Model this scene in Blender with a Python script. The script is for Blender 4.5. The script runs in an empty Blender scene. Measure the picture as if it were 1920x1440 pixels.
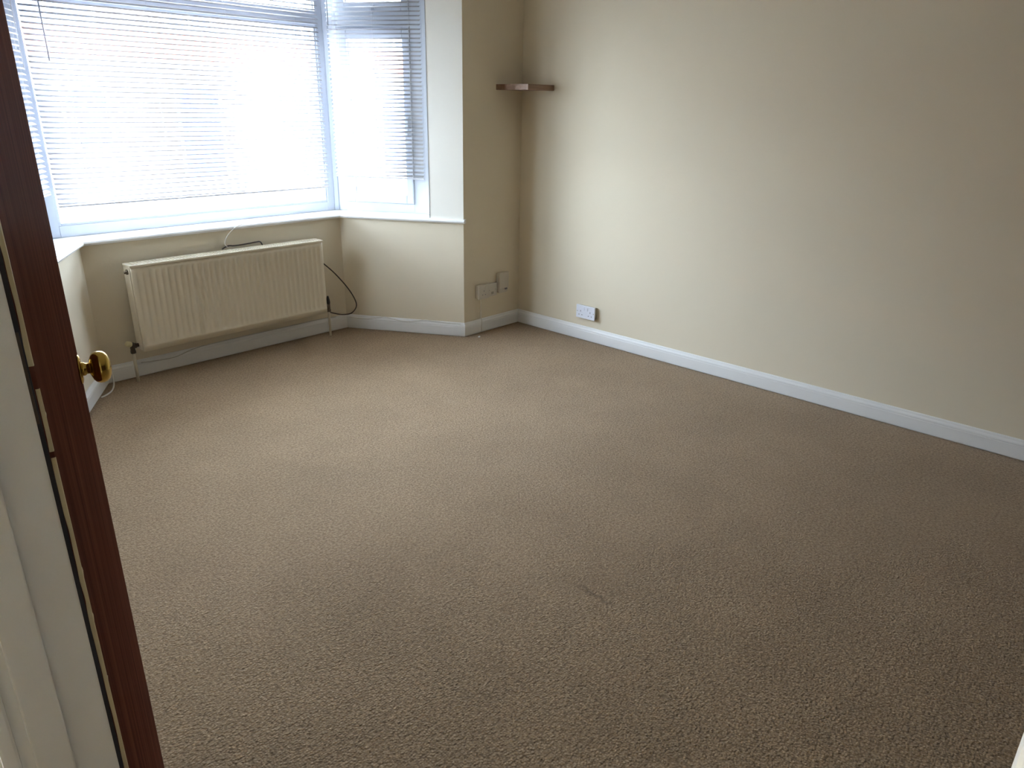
import bpy, bmesh, math, random
from mathutils import Vector, Matrix

random.seed(7)
scene = bpy.context.scene
COL = scene.collection

# ------------------------------------------------------------------ camera
EYE = Vector((0.0, 0.0, 1.5))
F_PX, PITCH, ROLL, YAW = 1353.1, 0.3677, 0.0177, 0.8243
fwd = Vector((math.sin(YAW) * math.cos(PITCH), math.cos(YAW) * math.cos(PITCH), -math.sin(PITCH)))
rgt = Vector((math.cos(YAW), -math.sin(YAW), 0.0))
upv = rgt.cross(fwd)
r2 = math.cos(ROLL) * rgt + math.sin(ROLL) * upv
u2 = -math.sin(ROLL) * rgt + math.cos(ROLL) * upv
cam_data = bpy.data.cameras.new('camera')
cam_data.sensor_fit = 'HORIZONTAL'
cam_data.sensor_width = 36.0
cam_data.lens = F_PX / 1920.0 * 36.0
cam_data.clip_start = 0.01
cam_data.clip_end = 300.0
cam = bpy.data.objects.new('camera', cam_data)
COL.objects.link(cam)
cam.matrix_world = Matrix(((r2.x, u2.x, -fwd.x, EYE.x),
                           (r2.y, u2.y, -fwd.y, EYE.y),
                           (r2.z, u2.z, -fwd.z, EYE.z),
                           (0, 0, 0, 1)))
scene.camera = cam

# ------------------------------------------------------------------ sky, sun, exposure
world = bpy.data.worlds.new('sky')
scene.world = world
world.use_nodes = True
wn = world.node_tree
wn.nodes.clear()
w_out = wn.nodes.new('ShaderNodeOutputWorld')
w_bg = wn.nodes.new('ShaderNodeBackground')
w_sky = wn.nodes.new('ShaderNodeTexSky')
w_sky.sky_type = 'NISHITA'
w_sky.sun_disc = False
w_sky.sun_elevation = math.radians(38)
w_sky.sun_rotation = math.radians(200)
w_sky.air_density = 1.0
w_sky.dust_density = 4.0
w_sky.ozone_density = 1.0
w_mix = wn.nodes.new('ShaderNodeMixRGB')          # thin even cloud cover over the clear sky
w_mix.inputs['Fac'].default_value = 0.55
w_mix.inputs['Color2'].default_value = (10.9, 12.2, 14.2, 1)
wn.links.new(w_sky.outputs['Color'], w_mix.inputs['Color1'])
wn.links.new(w_mix.outputs['Color'], w_bg.inputs['Color'])
w_bg.inputs['Strength'].default_value = 1.0
wn.links.new(w_bg.outputs['Background'], w_out.inputs['Surface'])

sun_data = bpy.data.lights.new('sun', 'SUN')
sun_data.energy = 2.0
sun_data.angle = math.radians(1.5)
sun_data.color = (1.0, 0.98, 0.95)
sun = bpy.data.objects.new('sun', sun_data)
COL.objects.link(sun)
sun.rotation_euler = Vector((0.35, 0.78, -0.62)).to_track_quat('-Z', 'Y').to_euler()

scene.view_settings.view_transform = 'Standard'
scene.view_settings.look = 'None'
scene.view_settings.exposure = 1.9
scene.view_settings.gamma = 1.0
scene.view_settings.use_curve_mapping = False
scene.cycles.max_bounces = 8
scene.cycles.diffuse_bounces = 6
scene.cycles.glossy_bounces = 3
scene.cycles.transparent_max_bounces = 10
scene.cycles.adaptive_threshold = 0.06
scene.cycles.sample_clamp_indirect = 20.0

# ------------------------------------------------------------------ plan of the room (metres)
XR, YA = 3.839, 3.505           # right wall, wall beside the bay
XB = 3.293                      # bay mouth, right
XC, YC = 2.8435, 4.2504         # bay front, right corner
XD = 1.2247                     # bay front, left corner
XB2 = XD - (XB - XC)            # bay mouth, left
XL = 0.150                      # left wall (with the doorway)
YN = -2.60                      # wall behind
CEIL = 2.46
SILL_Z = 0.80
HEAD_Z = 2.28
FRAME_OFF = 0.17
JAMB_Y = 0.735                  # doorway between y = -0.002 and 0.735

def portal(name, centre, normal, w, h):
    d = bpy.data.lights.new(name, 'AREA')
    d.shape = 'RECTANGLE'
    d.size, d.size_y = w, h
    d.cycles.is_portal = True
    o = bpy.data.objects.new(name, d)
    COL.objects.link(o)
    o.location = centre
    o.rotation_euler = Vector(normal).to_track_quat('-Z', 'Z').to_euler()
    return o

BD = Vector((XB - XC, YA - YC, 0)).normalized()       # along the right bay side, from the front corner
BN = Vector((-BD.y, BD.x, 0))                         # outward
if BN.y < 0:
    BN = -BN
BD2 = Vector((-BD.x, BD.y, 0))
BN2 = Vector((-BN.x, BN.y, 0))
C0 = Vector((XC, YC, 0))
D0 = Vector((XD, YC, 0))
ZM = (SILL_Z + HEAD_Z) / 2
portal('window_portal', ((XC + XD) / 2, YC + 0.30, ZM), (0, -1, 0), XC - XD + 0.3, HEAD_Z - SILL_Z)
pc = C0 + BD * 0.27 + BN * 0.30
portal('window_portal', (pc.x, pc.y, ZM), -BN, 0.80, HEAD_Z - SILL_Z)
pc = D0 + BD2 * 0.27 + BN2 * 0.30
portal('window_portal', (pc.x, pc.y, ZM), -BN2, 0.80, HEAD_Z - SILL_Z)

# ------------------------------------------------------------------ materials
def srgb(r, g, b):
    def f(c):
        c /= 255.0
        return c / 12.92 if c <= 0.04045 else ((c + 0.055) / 1.055) ** 2.4
    return (f(r), f(g), f(b), 1.0)

def new_mat(name, col, rough=0.6, metallic=0.0, var=0.0, var_scale=8.0, bump=0.0, bump_scale=60.0, spec=0.5, stretch=(1, 1, 1)):
    m = bpy.data.materials.new(name)
    m.use_nodes = True
    nt = m.node_tree
    b = nt.nodes['Principled BSDF']
    b.inputs['Base Color'].default_value = col
    b.inputs['Roughness'].default_value = rough
    b.inputs['Metallic'].default_value = metallic
    b.inputs['Specular IOR Level'].default_value = spec
    tc = nt.nodes.new('ShaderNodeTexCoord')
    mp = nt.nodes.new('ShaderNodeMapping')
    mp.inputs['Scale'].default_value = stretch
    nt.links.new(tc.outputs['Object'], mp.inputs['Vector'])
    if var > 0:
        n = nt.nodes.new('ShaderNodeTexNoise')
        n.inputs['Scale'].default_value = var_scale
        n.inputs['Detail'].default_value = 5
        nt.links.new(mp.outputs['Vector'], n.inputs['Vector'])
        mx = nt.nodes.new('ShaderNodeMixRGB')
        mx.inputs['Color1'].default_value = tuple(min(1, c * (1 + var)) for c in col[:3]) + (1,)
        mx.inputs['Color2'].default_value = tuple(c * (1 - var) for c in col[:3]) + (1,)
        nt.links.new(n.outputs['Fac'], mx.inputs['Fac'])
        nt.links.new(mx.outputs['Color'], b.inputs['Base Color'])
    if bump > 0:
        n2 = nt.nodes.new('ShaderNodeTexNoise')
        n2.inputs['Scale'].default_value = bump_scale
        n2.inputs['Detail'].default_value = 4
        nt.links.new(mp.outputs['Vector'], n2.inputs['Vector'])
        bp = nt.nodes.new('ShaderNodeBump')
        bp.inputs['Strength'].default_value = bump
        bp.inputs['Distance'].default_value = 0.01
        nt.links.new(n2.outputs['Fac'], bp.inputs['Height'])
        nt.links.new(bp.outputs['Normal'], b.inputs['Normal'])
    return m

M = {}
M['wall'] = new_mat('cream_wall_paint', srgb(222, 211, 188), 0.75, var=0.02, var_scale=2.0, bump=0.05, bump_scale=90, spec=0.25)
M['ceiling'] = new_mat('white_ceiling_paint', srgb(228, 224, 214), 0.85, var=0.01, bump=0.03)
M['reveal'] = new_mat('glare_whitened_reveal', srgb(232, 228, 217), 0.7, var=0.01, bump=0.03)  # cream wall whitened for the glare beside the window
M['behind'] = new_mat('tan_darkened_unseen_wall', srgb(120, 100, 76), 0.8, var=0.04, var_scale=3, bump=0.04)
M['gloss'] = new_mat('white_gloss_wood', srgb(230, 230, 228), 0.35, var=0.015, var_scale=5, bump=0.03, bump_scale=35)
M['lining'] = new_mat('off_white_gloss_lining', srgb(226, 226, 220), 0.4, var=0.03, var_scale=4, bump=0.04, bump_scale=25)
M['upvc'] = new_mat('white_upvc', srgb(198, 204, 214), 0.35, var=0.008)
M['gasket'] = new_mat('grey_window_gasket', srgb(90, 92, 96), 0.6, var=0.05)
M['reveal_line'] = new_mat('grey_line_strip', srgb(150, 150, 146), 0.6, var=0.03)
M['slat'] = new_mat('white_blind_slat', srgb(188, 188, 193), 0.5, var=0.01)
M['cord'] = new_mat('white_blind_cord', srgb(214, 214, 216), 0.7, var=0.03, var_scale=100)
M['wand'] = new_mat('clear_grey_wand', srgb(170, 172, 184), 0.2, var=0.03)
M['radiator'] = new_mat('cream_radiator_enamel', srgb(226, 216, 194), 0.35, var=0.012, var_scale=3)
M['pipe'] = new_mat('cream_painted_pipe', srgb(205, 196, 176), 0.45, var=0.04, var_scale=20)
M['valve_dark'] = new_mat('tarnished_valve_metal', srgb(92, 82, 72), 0.4, 0.7, var=0.2, var_scale=60)
M['valve_head'] = new_mat('cream_valve_plastic', srgb(214, 204, 160), 0.5, var=0.03)
M['black_plastic'] = new_mat('black_plastic', srgb(40, 36, 30), 0.5, var=0.05)
M['grey_cable'] = new_mat('dark_grey_cable', srgb(74, 64, 54), 0.55, var=0.08, var_scale=40)
M['white_cable'] = new_mat('white_cable', srgb(214, 210, 202), 0.5, var=0.03, var_scale=40)
M['pale_cable'] = new_mat('pale_grey_cable', srgb(190, 186, 178), 0.5, var=0.03, var_scale=40)
M['socket'] = new_mat('white_socket_plastic', srgb(228, 230, 238), 0.3, var=0.008)
M['socket_shaded'] = new_mat('shaded_white_socket_plastic', srgb(206, 198, 184), 0.4, var=0.015)  # white plates beside the bay, their wall's shade put into the colour
M['socket_box'] = new_mat('aged_pattress_plastic', srgb(158, 152, 136), 0.5, var=0.02)
M['slot'] = new_mat('dark_socket_slot', srgb(120, 118, 122), 0.6, var=0.05)
M['brass'] = new_mat('polished_brass', srgb(206, 176, 92), 0.16, 1.0, var=0.05, var_scale=30)
M['debris'] = new_mat('white_plaster_crumb', srgb(225, 222, 214), 0.8, var=0.05, var_scale=80)
M['lipping'] = new_mat('cream_painted_door_edge', srgb(206, 192, 150), 0.5, var=0.10, var_scale=30, stretch=(1, 1, .2))
M['gap'] = new_mat('dark_gap_shade', srgb(58, 54, 58), 0.7, var=0.1, var_scale=20)
M['shelf'] = None

def wood(name, dark, light, rough, grain_axis=2, scale=14.0, spec=0.5):
    m = bpy.data.materials.new(name)
    m.use_nodes = True
    nt = m.node_tree
    b = nt.nodes['Principled BSDF']
    b.inputs['Roughness'].default_value = rough
    b.inputs['Specular IOR Level'].default_value = spec
    tc = nt.nodes.new('ShaderNodeTexCoord')
    mp = nt.nodes.new('ShaderNodeMapping')
    s = [scale] * 3
    s[grain_axis] = scale * 0.05
    mp.inputs['Scale'].default_value = s
    nt.links.new(tc.outputs['Object'], mp.inputs['Vector'])
    n = nt.nodes.new('ShaderNodeTexNoise')
    n.inputs['Scale'].default_value = 3.0
    n.inputs['Detail'].default_value = 8
    n.inputs['Distortion'].default_value = 0.8
    nt.links.new(mp.outputs['Vector'], n.inputs['Vector'])
    cr = nt.nodes.new('ShaderNodeValToRGB')
    cr.color_ramp.elements[0].position = 0.35
    cr.color_ramp.elements[0].color = dark
    cr.color_ramp.elements[1].position = 0.7
    cr.color_ramp.elements[1].color = light
    nt.links.new(n.outputs['Fac'], cr.inputs['Fac'])
    nt.links.new(cr.outputs['Color'], b.inputs['Base Color'])
    bp = nt.nodes.new('ShaderNodeBump')
    bp.inputs['Strength'].default_value = 0.08
    bp.inputs['Distance'].default_value = 0.004
    nt.links.new(n.outputs['Fac'], bp.inputs['Height'])
    nt.links.new(bp.outputs['Normal'], b.inputs['Normal'])
    if spec < 0.1:          # old matt varnish: no mirror sheen at grazing angles
        df = nt.nodes.new('ShaderNodeBsdfDiffuse')
        gl = nt.nodes.new('ShaderNodeBsdfGlossy')
        gl.inputs['Roughness'].default_value = rough
        mx = nt.nodes.new('ShaderNodeMixShader')
        mx.inputs['Fac'].default_value = spec
        nt.links.new(cr.outputs['Color'], df.inputs['Color'])
        nt.links.new(df.outputs['BSDF'], mx.inputs[1])
        nt.links.new(gl.outputs['BSDF'], mx.inputs[2])
        nt.links.new(mx.outputs['Shader'], nt.nodes['Material Output'].inputs['Surface'])
    return m

M['door'] = wood('dark_mahogany_stain', srgb(82, 46, 34), srgb(112, 66, 48), 0.45, 2, 12, 0.015)
M['shelf'] = wood('brown_beech_shelf', srgb(124, 94, 74), srgb(156, 126, 104), 0.5, 0, 10)

def carpet_mat():
    m = bpy.data.materials.new('beige_loop_pile_carpet')
    m.use_nodes = True
    nt = m.node_tree
    b = nt.nodes['Principled BSDF']
    b.inputs['Roughness'].default_value = 0.95
    b.inputs['Specular IOR Level'].default_value = 0.1
    b.inputs['Sheen Weight'].default_value = 0.15
    b.inputs['Sheen Roughness'].default_value = 0.6
    tc = nt.nodes.new('ShaderNodeTexCoord')
    vor = nt.nodes.new('ShaderNodeTexVoronoi')          # the loops
    vor.inputs['Scale'].default_value = 150.0
    vor.inputs['Randomness'].default_value = 0.75
    nt.links.new(tc.outputs['Object'], vor.inputs['Vector'])
    mid = nt.nodes.new('ShaderNodeTexNoise')            # flecks of the yarn
    mid.inputs['Scale'].default_value = 105.0
    mid.inputs['Detail'].default_value = 3
    nt.links.new(tc.outputs['Object'], mid.inputs['Vector'])
    big = nt.nodes.new('ShaderNodeTexNoise')            # worn and flattened areas
    big.inputs['Scale'].default_value = 2.2
    big.inputs['Detail'].default_value = 6
    big.inputs['Roughness'].default_value = 0.62
    nt.links.new(tc.outputs['Object'], big.inputs['Vector'])
    cr = nt.nodes.new('ShaderNodeValToRGB')
    cr.color_ramp.elements[0].position = 0.30
    cr.color_ramp.elements[0].color = srgb(140, 115, 84)
    cr.color_ramp.elements[1].position = 0.72
    cr.color_ramp.elements[1].color = srgb(187, 161, 128)
    nt.links.new(mid.outputs['Fac'], cr.inputs['Fac'])
    m1 = nt.nodes.new('ShaderNodeMixRGB')
    m1.blend_type = 'MULTIPLY'
    m1.inputs['Fac'].default_value = 0.6
    cv = nt.nodes.new('ShaderNodeValToRGB')
    cv.color_ramp.elements[0].color = (1, 1, 1, 1)
    cv.color_ramp.elements[0].position = 0.15
    cv.color_ramp.elements[1].color = (0.62, 0.60, 0.57, 1)
    cv.color_ramp.elements[1].position = 0.75
    nt.links.new(vor.outputs['Distance'], cv.inputs['Fac'])
    nt.links.new(cr.outputs['Color'], m1.inputs['Color1'])
    nt.links.new(cv.outputs['Color'], m1.inputs['Color2'])
    m2 = nt.nodes.new('ShaderNodeMixRGB')
    m2.blend_type = 'MULTIPLY'
    m2.inputs['Fac'].default_value = 1.0
    cb = nt.nodes.new('ShaderNodeValToRGB')
    cb.color_ramp.elements[0].position = 0.32
    cb.color_ramp.elements[0].color = (0.86, 0.85, 0.83, 1)
    cb.color_ramp.elements[1].position = 0.62
    cb.color_ramp.elements[1].color = (1.0, 1.0, 1.0, 1)
    nt.links.new(big.outputs['Fac'], cb.inputs['Fac'])
    nt.links.new(m1.outputs['Color'], m2.inputs['Color1'])
    nt.links.new(cb.outputs['Color'], m2.inputs['Color2'])
    # a dark scuff trodden into the pile near the middle of the room
    dn = nt.nodes.new('ShaderNodeTexNoise')
    dn.inputs['Scale'].default_value = 30.0
    nt.links.new(tc.outputs['Object'], dn.inputs['Vector'])
    dv = nt.nodes.new('ShaderNodeVectorMath')
    dv.operation = 'MULTIPLY_ADD'
    dv.inputs[1].default_value = (0.05, 0.05, 0.0)
    nt.links.new(dn.outputs['Color'], dv.inputs[0])
    nt.links.new(tc.outputs['Object'], dv.inputs[2])
    sm = nt.nodes.new('ShaderNodeMapping')
    sm.vector_type = 'TEXTURE'
    sm.inputs['Location'].default_value = (1.667, 1.158, 0.0)
    sm.inputs['Scale'].default_value = (0.016, 0.095, 1.0)
    nt.links.new(dv.outputs['Vector'], sm.inputs['Vector'])
    sg = nt.nodes.new('ShaderNodeTexGradient')
    sg.gradient_type = 'SPHERICAL'
    nt.links.new(sm.outputs['Vector'], sg.inputs['Vector'])
    m3 = nt.nodes.new('ShaderNodeMixRGB')
    m3.blend_type = 'MULTIPLY'
    m3.inputs['Color2'].default_value = (0.55, 0.52, 0.48, 1)
    nt.links.new(sg.outputs['Fac'], m3.inputs['Fac'])
    nt.links.new(m2.outputs['Color'], m3.inputs['Color1'])
    nt.links.new(m3.outputs['Color'], b.inputs['Base Color'])
    inv = nt.nodes.new('ShaderNodeMath')
    inv.operation = 'SUBTRACT'
    inv.inputs[0].default_value = 1.0
    nt.links.new(vor.outputs['Distance'], inv.inputs[1])
    bp = nt.nodes.new('ShaderNodeBump')
    bp.inputs['Strength'].default_value = 0.7
    bp.inputs['Distance'].default_value = 0.004
    nt.links.new(inv.outputs['Value'], bp.inputs['Height'])
    nt.links.new(bp.outputs['Normal'], b.inputs['Normal'])
    return m

M['carpet'] = carpet_mat()

def glass_mat():
    m = bpy.data.materials.new('window_glass')
    m.use_nodes = True
    nt = m.node_tree
    nt.nodes.clear()
    out = nt.nodes.new('ShaderNodeOutputMaterial')
    tr = nt.nodes.new('ShaderNodeBsdfTransparent')
    tr.inputs['Color'].default_value = (0.95, 0.97, 0.97, 1)
    gl = nt.nodes.new('ShaderNodeBsdfGlossy')
    gl.inputs['Roughness'].default_value = 0.02
    mx = nt.nodes.new('ShaderNodeMixShader')
    mx.inputs['Fac'].default_value = 0.05
    nt.links.new(tr.outputs['BSDF'], mx.inputs[1])
    nt.links.new(gl.outputs['BSDF'], mx.inputs[2])
    nt.links.new(mx.outputs['Shader'], out.inputs['Surface'])
    return m

M['glass'] = glass_mat()

def brick_mat(name, c1, c2, mortar):
    m = bpy.data.materials.new(name)
    m.use_nodes = True
    nt = m.node_tree
    b = nt.nodes['Principled BSDF']
    b.inputs['Roughness'].default_value = 0.85
    tc = nt.nodes.new('ShaderNodeTexCoord')
    mp = nt.nodes.new('ShaderNodeMapping')
    mp.inputs['Rotation'].default_value = (math.radians(90), 0, 0)
    nt.links.new(tc.outputs['Object'], mp.inputs['Vector'])
    br = nt.nodes.new('ShaderNodeTexBrick')
    br.inputs['Color1'].default_value = c1
    br.inputs['Color2'].default_value = c2
    br.inputs['Mortar'].default_value = mortar
    br.inputs['Scale'].default_value = 4.5
    br.inputs['Mortar Size'].default_value = 0.012
    nt.links.new(mp.outputs['Vector'], br.inputs['Vector'])
    nt.links.new(br.outputs['Color'], b.inputs['Base Color'])
    return m

M['brick'] = brick_mat('red_brick', srgb(176, 104, 84), srgb(150, 84, 68), srgb(190, 180, 168))
M['render'] = new_mat('pale_render', srgb(120, 113, 110), 0.85, var=0.03, var_scale=2)
M['tile'] = new_mat('grey_roof_tile', srgb(104, 92, 88), 0.8, var=0.15, var_scale=6)
M['road'] = new_mat('grey_tarmac', srgb(128, 126, 126), 0.9, var=0.1, var_scale=20, bump=0.2)
M['paving'] = new_mat('pale_paving', srgb(176, 170, 162), 0.9, var=0.08, var_scale=5)
M['dark_glass'] = new_mat('far_window_glass', srgb(70, 80, 100), 0.1, var=0.05)
M['far_door'] = new_mat('blue_far_door', srgb(60, 76, 120), 0.4, var=0.05)

# ------------------------------------------------------------------ mesh helpers
def link(name, mesh, mat, parent=None, smooth=False):
    o = bpy.data.objects.new(name, mesh)
    COL.objects.link(o)
    if mat is not None:
        mesh.materials.append(mat)
    if smooth:
        for p in mesh.polygons:
            p.use_smooth = True
    if parent is not None:
        o.parent = parent
    return o

def from_bm(name, bm, mat, parent=None, smooth=False):
    bmesh.ops.recalc_face_normals(bm, faces=bm.faces[:])
    me = bpy.data.meshes.new(name)
    bm.to_mesh(me)
    bm.free()
    return link(name, me, mat, parent, smooth)

def bm_box(bm, lo, hi, xf=None, bevel=0.0):
    vs = []
    for x in (lo[0], hi[0]):
        for y in (lo[1], hi[1]):
            for z in (lo[2], hi[2]):
                v = Vector((x, y, z))
                vs.append(bm.verts.new(xf @ v if xf else v))
    idx = [(0, 1, 3, 2), (4, 6, 7, 5), (0, 4, 5, 1), (2, 3, 7, 6), (0, 2, 6, 4), (1, 5, 7, 3)]
    fs = [bm.faces.new([vs[i] for i in f]) for f in idx]
    if bevel > 0:
        es = list({e for f in fs for e in f.edges})
        bmesh.ops.bevel(bm, geom=es, offset=bevel, segments=2, affect='EDGES', profile=0.7)
    return fs

def box_obj(name, lo, hi, mat, parent=None, xf=None, bevel=0.0):
    bm = bmesh.new()
    bm_box(bm, lo, hi, xf, bevel)
    return from_bm(name, bm, mat, parent)

def bm_prism(bm, pts, z0, z1):
    """vertical prism over a plan polygon"""
    a = [bm.verts.new((p[0], p[1], z0)) for p in pts]
    b = [bm.verts.new((p[0], p[1], z1)) for p in pts]
    n = len(pts)
    bm.faces.new(a)
    bm.faces.new(b)
    for i in range(n):
        bm.faces.new((a[i], a[(i + 1) % n], b[(i + 1) % n], b[i]))

def bm_tube(bm, pts, r, seg=8, cap=True):
    pts = [Vector(p) for p in pts]
    rings = []
    prev = None
    for i, p in enumerate(pts):
        t = (pts[min(i + 1, len(pts) - 1)] - pts[max(i - 1, 0)]).normalized()
        if prev is None:
            ref = Vector((0, 0, 1)) if abs(t.z) < 0.9 else Vector((1, 0, 0))
            u = t.cross(ref).normalized()
        else:
            u = (prev - t * prev.dot(t)).normalized()
        prev = u
        v = t.cross(u)
        rr = r[i] if isinstance(r, (list, tuple)) else r
        rings.append([bm.verts.new(p + (u * math.cos(2 * math.pi * k / seg) + v * math.sin(2 * math.pi * k / seg)) * rr) for k in range(seg)])
    for a, b in zip(rings, rings[1:]):
        for k in range(seg):
            bm.faces.new((a[k], a[(k + 1) % seg], b[(k + 1) % seg], b[k]))
    if cap:
        bm.faces.new(rings[0])
        bm.faces.new(rings[-1])

def spline(pts, n=8):
    P = [Vector(p) for p in pts]
    out = []
    for i in range(len(P) - 1):
        p0 = P[max(i - 1, 0)]; p1 = P[i]; p2 = P[i + 1]; p3 = P[min(i + 2, len(P) - 1)]
        for k in range(n):
            t = k / n
            out.append(0.5 * ((2 * p1) + (-p0 + p2) * t + (2 * p0 - 5 * p1 + 4 * p2 - p3) * t * t + (-p0 + 3 * p1 - 3 * p2 + p3) * t ** 3))
    out.append(P[-1])
    return out

def tube_obj(name, pts, r, mat, parent=None, seg=8):
    bm = bmesh.new()
    bm_tube(bm, pts, r, seg)
    return from_bm(name, bm, mat, parent, True)

def lathe_obj(name, profile, mat, parent=None, axis=(0, 0, 1), origin=(0, 0, 0), seg=32):
    """profile: list of (distance along axis, radius)"""
    ax = Vector(axis).normalized()
    ref = Vector((0, 0, 1)) if abs(ax.z) < 0.9 else Vector((1, 0, 0))
    u = ax.cross(ref).normalized()
    v = ax.cross(u)
    o = Vector(origin)
    bm = bmesh.new()
    rings = []
    for t, r in profile:
        rings.append([bm.verts.new(o + ax * t + (u * math.cos(2 * math.pi * k / seg) + v * math.sin(2 * math.pi * k / seg)) * max(r, 1e-5)) for k in range(seg)])
    for a, b in zip(rings, rings[1:]):
        for k in range(seg):
            bm.faces.new((a[k], a[(k + 1) % seg], b[(k + 1) % seg], b[k]))
    bm.faces.new(rings[0])
    bm.faces.new(rings[-1])
    return from_bm(name, bm, mat, parent, True)

def tag(o, label, cat, group=None):
    o['label'] = label
    o['category'] = cat
    if group:
        o['group'] = group
    return o

def struct(o, label=None):
    o['kind'] = 'structure'
    if label:
        o['label'] = label
    return o

def empty(name, loc=(0, 0, 0), mat=None):
    o = bpy.data.objects.new(name, None)
    COL.objects.link(o)
    o.empty_display_size = 0.1
    if mat is not None:
        o.matrix_world = mat
    else:
        o.location = loc
    return o

def offset_path(pts, d):
    """offset an open plan path by d to its left, mitred"""
    P = [Vector((p[0], p[1])) for p in pts]
    out = []
    for i, p in enumerate(P):
        ns = []
        if i > 0:
            t = (P[i] - P[i - 1]).normalized(); ns.append(Vector((-t.y, t.x)))
        if i < len(P) - 1:
            t = (P[i + 1] - P[i]).normalized(); ns.append(Vector((-t.y, t.x)))
        if len(ns) == 1:
            out.append(p + ns[0] * d)
        else:
            m = ns[0] + ns[1]
            out.append(p + m * (d / (1 + ns[0].dot(ns[1]))))
    return out

# interior outline, running so that the room is on the LEFT of each run
# near-right -> far-right -> bay -> far-left -> doorway
PATH = [(XR, YN), (XR, YA), (XB, YA), (XC, YC), (XD, YC), (XB2, YA), (XL, YA), (XL, JAMB_Y + 0.06)]
OUT = offset_path(PATH, -0.24)

# ------------------------------------------------------------------ structure: floor, ceiling, walls
def slab(name, poly, z0, z1, mat):
    bm = bmesh.new()
    bm_prism(bm, poly, z0, z1)
    return from_bm(name, bm, mat)

floor_poly = [(XR, YN), (XR, YA), (XB, YA), (XC, YC), (XD, YC), (XB2, YA), (XL, YA), (XL, JAMB_Y), (-1.1, JAMB_Y + 0.6), (-1.1, YN), ]
struct(slab('floor', floor_poly, -0.06, 0.0, M['carpet']), 'beige brown loop pile carpet over the whole floor')
struct(slab('ceiling', [(XR + 0.2, YN - 0.2), (XR + 0.2, YC + 0.5), (-1.3, YC + 0.5), (-1.3, YN - 0.2)], CEIL, CEIL + 0.12, M['ceiling']), 'white ceiling')

def wall(name, i, pieces, label):
    bm = bmesh.new()
    poly = [PATH[i], PATH[i + 1], OUT[i + 1], OUT[i]]
    for z0, z1 in pieces:
        bm_prism(bm, poly, z0, z1)
    return struct(from_bm(name, bm, M['wall']), label)

APRON = 0.775
wall('wall_right', 0, [(0, CEIL)], 'plain cream wall on the right')
wall('wall_back', 1, [(0, CEIL)], 'narrow cream wall between the bay and the right wall')
wall('wall_bay_front', 3, [(0, APRON), (HEAD_Z, CEIL)], 'cream wall below and above the wide bay window')
wall('wall_back_left', 5, [(0, CEIL)], 'cream wall left of the bay, behind the open door')

def bay_side(name, i, near_first, label):
    """apron, lintel, and the plastered pier at the mouth of the bay"""
    bm = bmesh.new()
    a, b, bo, ao = [Vector(p) for p in (PATH[i], PATH[i + 1], OUT[i + 1], OUT[i])]
    for z0, z1 in ((0, APRON), (HEAD_Z, CEIL)):
        bm_prism(bm, [a, b, bo, ao], z0, z1)
    S = 0.640
    if near_first:     # a = mouth, b = front corner
        d = (a - b).normalized(); p0 = b + d * S
        n = Vector((BN.x, BN.y))
        bm_prism(bm, [a, p0, p0 + n * 0.24, ao], APRON, HEAD_Z)
    else:
        d = (b - a).normalized(); p0 = a + d * S
        n = Vector((BN2.x, BN2.y))
        bm_prism(bm, [p0, b, bo, p0 + n * 0.24], APRON, HEAD_Z)
    o = struct(from_bm(name, bm, M['wall']), label)
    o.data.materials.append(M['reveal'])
    for p in o.data.polygons:                 # pier faces whitened to put the window glare into their colour
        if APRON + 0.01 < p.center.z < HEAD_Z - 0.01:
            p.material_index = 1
    return o

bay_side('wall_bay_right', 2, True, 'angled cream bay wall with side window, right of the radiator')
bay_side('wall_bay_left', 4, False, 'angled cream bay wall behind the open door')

# wall with the doorway: far piece, lintel over the door, near piece
bm = bmesh.new()
bm_box(bm, (XL - 0.10, JAMB_Y + 0.03, 0), (XL, YA, CEIL))
bm_box(bm, (XL - 0.10, -0.035, 2.06), (XL, JAMB_Y + 0.03, CEIL))
bm_box(bm, (XL - 0.10, YN, 0), (XL, -0.035, CEIL))
struct(from_bm('wall_left', bm, M['wall']), 'cream wall with the doorway')
struct(box_obj('wall_near', (-1.2, YN - 0.15, 0), (XR + 0.2, YN, CEIL), M['behind']), 'tan wall behind the viewer, darkened to cut bounce light')  # unseen wall, coloured dark to cut light bounced onto the floor
struct(box_obj('wall_hall', (-1.2, YN, 0), (-1.1, 1.6, CEIL), M['wall']), 'cream hall wall')
struct(box_obj('wall_hall_end', (-1.1, 1.5, 0), (XL - 0.10, 1.6, CEIL), M['wall']), 'cream hall end wall')

# ------------------------------------------------------------------ skirting boards
SK = [(0.0, 0.0), (0.007, 0.0), (0.007, 0.007), (0.017, 0.007), (0.017, 0.066), (0.0155, 0.070), (0.0165, 0.074), (0.015, 0.080), (0.010, 0.087), (0.008, 0.094), (0.005, 0.098), (0.0, 0.098)]
def skirting(name, i, label, i2=None):
    rows_a, rows_b = [], []
    bm = bmesh.new()
    for d, z in SK:
        op = offset_path(PATH, d)
        rows_a.append(bm.verts.new((op[i].x, op[i].y, z)))
        rows_b.append(bm.verts.new((op[i + 1].x, op[i + 1].y, z)))
    for k in range(len(SK)):
        k2 = (k + 1) % len(SK)
        bm.faces.new((rows_a[k], rows_a[k2], rows_b[k2], rows_b[k]))
    bm.faces.new(rows_a)
    bm.faces.new(rows_b)
    return struct(from_bm(name, bm, M['gloss']), label)

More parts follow.
